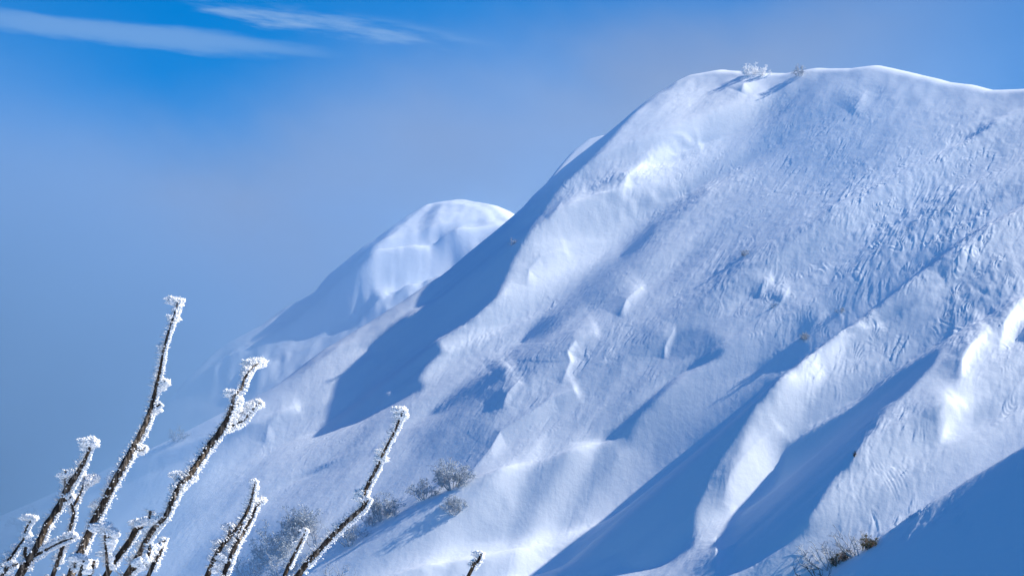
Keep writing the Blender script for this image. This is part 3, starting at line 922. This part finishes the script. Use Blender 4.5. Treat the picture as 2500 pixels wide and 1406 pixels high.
rimed_branch('rime-coated branch ending in two snowy prongs, leaning right beside the tallest branch', 6.8, 190,
             [(637, 884, 4), (616, 898, 6), (596, 927, 7), (590, 947, 8), (572, 966, 9), (567, 988, 10), (555, 1021, 13), (545, 1042, 18), (529, 1065, 17), (509, 1090, 16), (488, 1124, 17), (468, 1152, 16),
              (452, 1174, 15), (438, 1186, 14), (429, 1203, 14), (418, 1229, 14), (404, 1259, 14), (382, 1282, 14), (362, 1310, 15), (344, 1345, 16), (326, 1378, 17), (308, 1406, 18)],
             [[(636, 982, 4), (622, 993, 6), (609, 1008, 6), (596, 1024, 6), (575, 1034, 7), (556, 1043, 9), (546, 1045, 10)], [(587, 980, 3), (575, 990, 4), (566, 1003, 6)], [(469, 1164, 6), (460, 1170, 8), (450, 1176, 9)],
              [(436, 1166, 5), (442, 1178, 7)], [(368, 1246, 7), (366, 1262, 7), (370, 1276, 6)], [(358, 1374, 6), (337, 1384, 8), (315, 1396, 10)]],
             [(636, 884, 15, 1.2), (618, 886, 12, 1.4), (606, 903, 9), (604, 915, 8), (575, 960, 13, 1.2), (585, 975, 12), (580, 995, 12), (572, 1010, 10), (634, 986, 13), (620, 990, 11), (608, 1004, 11), (590, 1018, 12), (572, 1026, 10),
              (440, 1160, 13, 1.3), (449, 1185, 11), (436, 1190, 12), (475, 1168, 8), (404, 1264, 10), (392, 1272, 12), (548, 1040, 7)],
             [(404, 1262, 372, 1270, 9), (375, 1275, 352, 1300, 5)], coat=1.15, seed=5)
rimed_branch('thick grey rime-coated branch with a snow tuft on top and a twig on its left', 6.9, -60,
             [(222, 1082, 5), (215, 1106, 9), (203, 1131, 12), (187, 1159, 15), (167, 1187, 18), (154, 1217, 18), (137, 1247, 18), (116, 1278, 18), (101, 1311, 19), (86, 1344, 20), (63, 1377, 21), (44, 1410, 22)],
             [[(160, 1148, 5), (160, 1166, 6), (161, 1186, 8)], [(176, 1210, 4), (166, 1219, 7), (154, 1223, 8)],
              [(178, 1312, 4), (152, 1322, 5), (132, 1331, 6), (109, 1343, 7), (84, 1357, 8)], [(63, 1335, 9), (62, 1352, 10), (68, 1368, 10)]],
             [(222, 1078, 15, 1.2), (232, 1082, 10), (212, 1092, 9), (171, 1158, 9, 1.5), (158, 1162, 8, 1.4), (182, 1152, 8), (172, 1212, 12), (180, 1308, 12), (160, 1314, 9), (140, 1322, 8), (120, 1334, 8), (88, 1325, 12, 1.3), (76, 1334, 11), (66, 1330, 7)],
             [(150, 1318, 100, 1342, 7)], seed=7)
rimed_branch('thin crooked rime-coated branch with a forked snowy tip, just right of the thick grey branch', 7.05, 10,
             [(203, 1150, 3), (205, 1171, 5), (200, 1194, 6), (187, 1222, 7), (178, 1237, 8), (180, 1252, 9), (175, 1275, 9), (167, 1303, 10), (154, 1333, 11), (142, 1369, 12), (127, 1408, 13)],
             [[(237, 1162, 3), (223, 1174, 3), (203, 1191, 4)], [(172, 1226, 5), (178, 1238, 6)]],
             [(232, 1166, 9, 1.2), (221, 1170, 9), (212, 1178, 8), (210, 1163, 6), (145, 1363, 8)], [(236, 1164, 208, 1182, 8)], coat=.8, seed=8)
rimed_branch('slender snow-laden branch at the far left edge, its tip bent over to the left', 7.1, -160,
             [(83, 1264, 4), (73, 1274, 5), (63, 1293, 6), (57, 1316, 6), (43, 1336, 7), (25, 1361, 8), (8, 1382, 9), (-12, 1404, 10)],
             [],
             [(86, 1264, 8), (72, 1261, 7, 1.8), (60, 1265, 4, 2.2), (70, 1306, 9), (60, 1312, 7), (38, 1334, 7), (22, 1352, 7)], coat=1.1, seed=9)
rimed_branch('low broken stub with a snow cap in the lower left corner', 6.95, -130,
             [(40, 1377, 7), (24, 1384, 9), (10, 1398, 11), (2, 1412, 12)], [[(44, 1375, 4), (34, 1378, 6)]],
             [(30, 1378, 9, 1.3), (18, 1392, 10), (5, 1400, 9)], coat=1.0, seed=10, name='broken_stub')
rimed_branch('pale upright stick under the biggest snow clump, between the two long branches', 6.75, 110,
             [(256, 1297, 6), (258, 1321, 8), (260, 1350, 9), (262, 1377, 9), (264, 1410, 10)], [[(269, 1306, 4), (260, 1314, 6)]],
             [(243, 1288, 12, 1.2), (262, 1286, 13), (278, 1298, 13), (274, 1318, 13), (284, 1304, 9), (272, 1334, 8), (232, 1292, 7, 1.4), (246, 1352, 6), (272, 1358, 7), (274, 1384, 7)], coat=1.3, seed=11)
rimed_branch('short thick broken branch, a snow bridge joining its end to the two-pronged branch', 6.85, 120,
             [(338, 1282, 16), (322, 1310, 16), (307, 1334, 16), (289, 1356, 16), (272, 1382, 16), (254, 1412, 16)], [[(334, 1274, 5), (338, 1284, 8)], [(352, 1286, 4), (342, 1288, 8)]],
             [(345, 1276, 11, 1.4), (332, 1276, 7, 1.6), (358, 1271, 10)], [(336, 1277, 400, 1262, 9)], coat=.7, seed=12, name='broken_branch')
rimed_branch('short forked stub holding a wide wedge of snow, below the two-pronged branch', 6.72, 260,
             [(404, 1314, 4), (399, 1330, 5), (392, 1348, 8), (380, 1370, 10), (370, 1388, 11), (360, 1410, 12)], [[(366, 1330, 7), (365, 1346, 9), (362, 1362, 8)], [(386, 1326, 3), (398, 1322, 4)]],
             [(400, 1318, 7), (390, 1335, 9), (380, 1340, 11), (372, 1350, 10), (382, 1352, 8), (346, 1368, 8, 1.4), (335, 1375, 8), (350, 1382, 9)], [(368, 1340, 394, 1334, 7), (336, 1370, 366, 1366, 8)], coat=.9, seed=13, name='forked_stub')
rimed_branch('squat snow-wrapped stub at the foot of the tallest branch', 6.8, 100,
             [(205, 1366, 7), (200, 1384, 9), (192, 1412, 11)], [[(184, 1362, 6), (183, 1384, 7)]],
             [(196, 1362, 12, 1.3), (210, 1372, 13), (200, 1388, 12), (214, 1392, 10), (180, 1366, 6, 1.5)], coat=1.5, seed=14, name='snowy_stub')
rimed_branch('small bare-topped stub between the squat stub and the pale upright stick', 6.9, 130,
             [(231, 1368, 6), (226, 1383, 9), (218, 1408, 10)], [], [(222, 1394, 7)], coat=.8, seed=15, name='bare_stub')
rimed_branch('slim forked branch with two nearly parallel stems, left of the shrubs on the slope', 7.0, 440,
             [(623, 1174, 4), (618, 1202, 6), (610, 1232, 8), (593, 1268, 9), (568, 1303, 11), (542, 1333, 12), (522, 1368, 14), (504, 1410, 15)],
             [[(645, 1220, 3), (628, 1234, 6), (615, 1263, 8), (593, 1303, 9), (568, 1348, 11), (545, 1406, 13)], [(595, 1272, 5), (580, 1308, 7), (563, 1348, 8)], [(557, 1280, 5), (562, 1292, 6), (558, 1310, 7)], [(537, 1320, 4), (536, 1338, 6)]],
             [(622, 1175, 7), (627, 1190, 6), (640, 1220, 8, 1.3), (628, 1222, 6), (566, 1284, 9, 1.3), (552, 1287, 6, 1.3), (535, 1325, 9), (530, 1340, 7), (550, 1362, 13, 1.2), (540, 1378, 11), (560, 1370, 9), (525, 1390, 8)], coat=.95, seed=16)
rimed_branch('long single rime-coated branch standing apart, right of the slim forked branch', 6.9, 610,
             [(983, 1006, 5), (976, 1024, 6), (964, 1052, 6), (948, 1083, 7), (932, 1115, 8), (917, 1147, 9), (899, 1182, 10), (889, 1208, 10), (888, 1236, 11), (869, 1253, 12), (838, 1281, 13), (806, 1313, 14), (778, 1344, 14), (751, 1372, 15), (724, 1410, 16)],
             [[(902, 1216, 4), (892, 1232, 7)], [(986, 1001, 3), (978, 1018, 4)]],
             [(982, 1001, 12, 1.2), (986, 1016, 12), (937, 1119, 11), (891, 1204, 13), (898, 1222, 12), (884, 1216, 10), (928, 1102, 6), (830, 1290, 6)], coat=1.0, seed=17)
rimed_branch('short thin rime-coated branch left of the long single branch, only its upper end in view', 7.05, 640,
             [(747, 1292, 4), (739, 1313, 6), (723, 1344, 8), (707, 1376, 9), (692, 1410, 10)], [],
             [(748, 1295, 7), (744, 1306, 5), (729, 1328, 8), (706, 1370, 5)], coat=.8, seed=18)
rimed_branch('lone rime-coated branch tip poking up at the bottom edge, rightmost of all the branches', 7.1, 1080,
             [(1174, 1352, 6), (1168, 1368, 8), (1154, 1384, 9), (1140, 1412, 10)], [],
             [(1172, 1352, 9, 1.2), (1176, 1358, 6), (1160, 1370, 5)], coat=.9, seed=19)


# ------------------------------------------------------------------ shrubs on the mountain
def shrub(px, py, w, h, label, seed, stems=9, leafy=1.0, bare=.3, surf=None, wood=None, leaf=None, lean=0.0, cat='shrub', group=None, name='frosted_shrub', tall=1.0, sink=.1):
    surf = surf or mountain
    p = surf.hit(px, py)
    if p is None:
        print('no ground for shrub at', px, py)
        return
    rng = np.random.default_rng(seed)
    mpp = p.y / FPX
    W, H = w * mpp / 2, h * mpp
    wb, lb = MB(), MB()
    base = np.array(p) - np.array([0, 0, sink])
    tips = []
    th = max(.012, min(.03, H * .016))
    for s in range(stems):
        a = rng.uniform(0, 2 * np.pi)
        sp = rng.uniform(.1, 1) ** .7
        hh = H * (1 - .45 * sp * sp) * rng.uniform(.7, 1.0) * (tall if rng.random() < bare else 1)
        end = base + np.array([math.cos(a) * W * sp + lean * W, math.sin(a) * W * sp * .8, hh])
        st = base + np.array([math.cos(a) * W * .35 * sp, math.sin(a) * W * .3 * sp, -.05])
        mid = (st + end) / 2 + rng.standard_normal(3) * H * .07 + np.array([math.cos(a) * W * .12, 0, -H * .04])
        P, R = smooth_path([st, mid, end], [th * 1.7, th * 1.1, th * .5], H * .12)
        tube(wb, P, R, 5)
        for q in range(rng.integers(4, 8)):
            k = rng.integers(len(P) // 3, len(P))
            d = (P[-1] - P[0]); d /= np.linalg.norm(d)
            dv = d + rng.standard_normal(3) * .75; dv[2] = abs(dv[2]) * .8 + .1
            dv /= np.linalg.norm(dv)
            ln = H * rng.uniform(.16, .38)
            e2 = P[k] + dv * ln
            Q, S = smooth_path([P[k], P[k] + dv * ln * .5 + rng.standard_normal(3) * ln * .12, e2], [th * .8, th * .55, th * .35], ln * .3)
            tube(wb, Q, S, 4)
            tips.append(e2)
            for z in range(2):
                dv2 = dv + rng.standard_normal(3) * .7; dv2 /= np.linalg.norm(dv2)
                m0 = Q[rng.integers(1, len(Q))]
                e3 = m0 + dv2 * ln * .5
                tube(wb, np.array([m0, (m0 + e3) / 2 + rng.standard_normal(3) * ln * .04, e3]), np.array([th * .5, th * .4, th * .3]), 3)
                tips.append(e3)
    tips = np.array(tips)
    if leafy > 0:
        n = int(len(tips) * 5 * leafy)
        i = rng.integers(0, len(tips), n)
        C = tips[i] + rng.standard_normal((n, 3)) * H * .045
        dirn = rng.standard_normal((n, 3)) + np.array([0, 0, -.4]) + (C - base) / (H + .01) * .8
        needles(lb, C, dirn, H * rng.uniform(.07, .13, n), H * rng.uniform(.010, .020, n), rng)
    e = bpy.data.objects.new(name, None)
    e.location = base.tolist()
    e.empty_display_size = .3
    COL.objects.link(e)
    tag(e, label, cat, group)
    wb.build('branches', wood or TWIG, e, origin=base)
    if lb.n: lb.build('foliage', leaf or FLEAF, e, smooth=False, origin=base)
    return e


G = 'frosted shrubs in a row across the lower slope'
shrub(1108, 1192, 84, 58, 'rounded frosted shrub at the upper right end of the shrub row, below the bright edge', 41, 14, 1.5, group=G, tall=1.1)
shrub(1098, 1170, 80, 55, 'sparse bare twigs standing right behind the rounded shrub at the upper end of the row', 42, 6, 0, .5, group=G)
shrub(1036, 1216, 74, 46, 'low frosted shrub second from the upper right end of the shrub row', 43, 11, .9, group=G, tall=1.4)
shrub(1106, 1252, 62, 36, 'small round frosted shrub standing apart below the row, its blue shadow to the left', 44, 14, 1.8, 0, group=G)
shrub(936, 1268, 86, 58, 'dense frosted shrub just right of the long single branch in the foreground', 45, 13, 1.3, group=G, tall=1.2)
shrub(905, 1283, 60, 40, 'low white-frosted shrub tucked at the left foot of the dense shrub beside the long branch', 46, 8, .5, group=G)
shrub(855, 1328, 84, 50, 'spreading frosted shrub directly behind the long single foreground branch', 47, 12, 1.2, group=G)
shrub(732, 1318, 76, 72, 'pale domed frosted shrub above the short thin foreground branch', 48, 14, 1.3, .1, group=G)
shrub(778, 1345, 64, 78, 'bare forked shrub with upright twigs between the domed shrub and the long branch', 49, 6, .0, .8, group=G)
shrub(672, 1370, 96, 74, 'wide tangled frosted shrub between the slim forked branch and the short thin branch', 50, 15, 1.2, .3, group=G)
shrub(606, 1408, 110, 50, 'half-hidden frosted shrub low behind the slim forked foreground branch', 51, 12, .5, .4, group=G)
shrub(690, 1412, 110, 60, 'low twiggy shrub at the bottom edge behind the foot of the short thin branch', 52, 12, .6, .4, group=G)
shrub(815, 1412, 90, 46, 'sparse bare shrub at the bottom edge right of the long single branch', 53, 6, .0, .5, group=G)
shrub(880, 1410, 70, 26, 'single low bare twig fan at the bottom edge, rightmost of the bottom-edge shrubs', 54, 3, 0, .5, group=G)
H_ = 'wind-bent shrubs on the edge of the shaded corner'
shrub(2122, 1336, 44, 34, 'olive-leaved shrub with reddish stems, uppermost on the edge of the shaded lower right corner', 60, 12, 2.0, 0, wood=REDBARK, leaf=OLIVE, group=H_, name='olive_shrub', sink=.25)
shrub(2090, 1354, 90, 74, 'tall bare grey shrub with long twigs curving left, beside the olive-leaved shrub', 61, 8, .0, .6, wood=TWIG, lean=-.45, group=H_, name='bare_shrub')
shrub(2075, 1360, 40, 26, 'dark knotted shrub between the tall bare shrub and the brown one', 62, 9, 1.0, 0, wood=DARKTWIG, leaf=DARKTWIG, group=H_, name='dark_shrub', sink=.2)
shrub(2048, 1374, 40, 32, 'brown shrub with reddish stems and a few olive leaves, below the dark knotted one', 63, 10, 1.2, 0, wood=REDBARK, leaf=OLIVE, group=H_, name='olive_shrub', sink=.25)
shrub(2022, 1386, 110, 66, 'low sprawling shrub with white frosted twigs fanning out to the left', 64, 12, .0, .5, wood=TWIG, lean=-.55, group=H_, name='bare_shrub')
shrub(2000, 1412, 110, 44, 'dark wiry shrub lowest on the shaded edge, cut by the bottom of the picture', 65, 9, .0, .5, wood=DARKTWIG, lean=-.3, group=H_, name='dark_shrub')
shrub(1832, 186, 46, 30, 'white rime-crusted shrub on the left of the main summit crest', 70, 12, 1.6, 0, wood=RIME, leaf=RIME, name='summit_shrub')
shrub(1864, 188, 30, 26, 'smaller rime-crusted shrub touching the right side of the summit crest shrub', 71, 9, 1.6, 0, wood=RIME, leaf=RIME, name='summit_shrub')
shrub(1954, 186, 46, 24, 'faint frosted shrub in the dip of the main summit crest', 72, 9, 1.2, 0, wood=TWIG, leaf=TWIG, name='summit_shrub')
shrub(1826, 620, 30, 16, 'tiny half-buried shrub in the middle of the broad face, with a long blue shadow', 73, 9, 1.6, 0, sink=.2, name='buried_shrub')
shrub(1962, 828, 24, 20, 'tiny dark frosted shrub beside the bright rib, at the head of the long gully', 74, 9, 1.6, 0, sink=.2, name='buried_shrub')
shrub(1893, 748, 24, 11, 'tiny frosted tuft on the broad face above the shrub at the head of the gully', 75, 7, 1.4, 0, sink=.1, name='buried_shrub')
shrub(2052, 760, 30, 12, 'tiny frosted tuft upper right of the shrub at the head of the gully', 76, 7, 1.4, 0, sink=.1, name='buried_shrub')
shrub(2086, 1114, 9, 13, 'tiny dark twig alone in the shaded gully at right', 77, 4, 1.5, 0, wood=DARKTWIG, leaf=DARKTWIG, sink=.02, name='small_twig')
shrub(1252, 598, 14, 20, 'small frosted twig high on the shaded flank below the skyline', 78, 5, .6, 0, name='small_twig')
shrub(432, 1076, 44, 34, 'faint frosted shrub on the misty slope between the two tallest branches', 79, 10, .8, .2, name='misty_shrub')
shrub(95, 1305, 120, 60, 'large pale shrub almost lost in the mist behind the thick grey branch', 80, 14, .8, .2, name='misty_shrub')


def paint_ridge():
    s = Sheet(.48)
    s.grain(140, 90, 20, .05, 61)
    return s


BACKRIDGE = [(a, b + 9) for a, b in [(1640, 380), (1540, 330), (1500, 318), (1468, 322), (1440, 335), (1408, 364), (1375, 402), (1345, 442), (1300, 520), (1240, 640)]]
ridge = Surface('snow_ridge', .5, .75, 4.0, (-8, 20), (232, 275), .3, BACKRIDGE, paint_ridge(), drop=1.6, rad=.8, up=1, mat=SNOW)
tag(ridge.obj, kind='structure')


def outer_slopes():
    """the same mountain carried on beyond the finely modelled face"""
    X, Y = np.meshgrid(np.arange(-240, 261, 2.5), np.arange(50, 341, 2.5))
    x0, x1, y0, y1 = -59.5, 65.0, 160.5, 261.0
    Z = np.empty_like(X)
    for i in range(X.shape[0]):
        for j in range(X.shape[1]):
            x, y = X[i, j], Y[i, j]
            xc, yc = min(max(x, x0), x1), min(max(y, y0), y1)
            z = mountain.height(xc, yc) + .5 * (x - xc) * (1 if x < x1 else .55) + (.75 if y < y0 else -.65) * (y - yc)
            inside = min(x - x0, x1 - x, y - y0, y1 - y)
            Z[i, j] = z - (8.0 if inside > 2.6 else 0.25)
    out = np.hypot(np.maximum(np.maximum(x0 - X, X - x1), 0), np.maximum(np.maximum(y0 - Y, Y - y1), 0))
    Z += 2.5 * fbm(X / 28, Y / 40, 4, 301) * sstep(0, 30, out)
    return grid_mesh('outer_slopes', X, Y, Z, SNOW)


tag(outer_slopes(), kind='structure')


def box_mesh(name, lo, hi, mat):
    me = bpy.data.meshes.new(name)
    v = [(x, y, z) for x in (lo[0], hi[0]) for y in (lo[1], hi[1]) for z in (lo[2], hi[2])]
    me.from_pydata(v, [], [(0, 1, 3, 2), (4, 6, 7, 5), (0, 4, 5, 1), (2, 3, 7, 6), (0, 2, 6, 4), (1, 5, 7, 3)])
    me.materials.append(mat)
    o = bpy.data.objects.new(name, me)
    COL.objects.link(o)
    return o


def mist_material():
    m = bpy.data.materials.new('drifting_mist')
    m.use_nodes = True
    n = NT(m.node_tree)
    n.n.clear()
    out = n.node('ShaderNodeOutputMaterial')
    tc = n.node('ShaderNodeTexCoord')
    sep = n.node('ShaderNodeSeparateXYZ', ins={0: tc.outputs['Object']})
    x, y, z = sep.outputs
    mp = n.node('ShaderNodeMapping', ins={'Vector': tc.outputs['Object'], 'Scale': (1.0, .5, 1.3), 'Rotation': (0, .7, 0)})
    ns = n.node('ShaderNodeTexNoise', ins={'Vector': mp.outputs[0], 'Scale': .05, 'Detail': 5.0, 'Roughness': .62})
    nz = n.math('SUBTRACT', ns.outputs[0], .5)
    s = n.math('ADD', n.math('MULTIPLY', x, -1.3), n.math('MULTIPLY', z, -.55))
    s = n.math('ADD', s, n.math('MULTIPLY', nz, 60.0))
    side = n.ramp(s, 3.0, 42.0)
    top = n.ramp(n.math('ADD', z, n.math('MULTIPLY', nz, 40.0)), 28.0, 60.0, 1.0, 0.0)
    near = n.ramp(y, 176.0, 222.0)
    far = n.ramp(y, 330.0, 360.0, 1.0, 0.0)
    dn = n.math('MULTIPLY', n.math('MULTIPLY', side, top), n.math('MULTIPLY', near, far))
    dn = n.math('MULTIPLY', dn, .045)
    n2 = n.node('ShaderNodeTexNoise', ins={'Vector': mp.outputs[0], 'Scale': .045, 'Detail': 4.0, 'Roughness': .6})
    veil = n.math('MULTIPLY', n.ramp(z, 12.0, 48.0), n.ramp(n2.outputs[0], .42, .62, .1, 1.0))
    veil = n.math('MULTIPLY', n.math('MULTIPLY', veil, n.ramp(z, 44.0, 62.0, 1.0, 0.0)), n.math('MULTIPLY', n.math('MULTIPLY', near, far), n.ramp(x, 20.0, 60.0, 1.0, .2)))
    veil = n.math('MULTIPLY', veil, n.ramp(x, -26.0, 4.0))
    dn = n.math('ADD', dn, n.math('MULTIPLY', veil, .011))
    back = n.math('MULTIPLY', n.math('MULTIPLY', n.ramp(y, 238.0, 272.0), far), n.math('MULTIPLY', n.ramp(x, -5.0, 14.0, 1.0, 0.0), n.ramp(z, 40.0, 66.0, 1.0, 0.0)))
    dn = n.math('ADD', dn, n.math('MULTIPLY', n.math('MULTIPLY', back, n.ramp(n2.outputs[0], .40, .62, .15, 1.0)), .017))
    v = n.node('ShaderNodeVolumePrincipled', ins={'Color': (.38, .64, .96, 1), 'Density': dn, 'Anisotropy': 0.34})
    n.l.new(v.outputs[0], out.inputs['Volume'])
    return m


mist = box_mesh('mist', (-110, 168, -70), (75, 360, 100), mist_material())
tag(mist, kind='stuff')
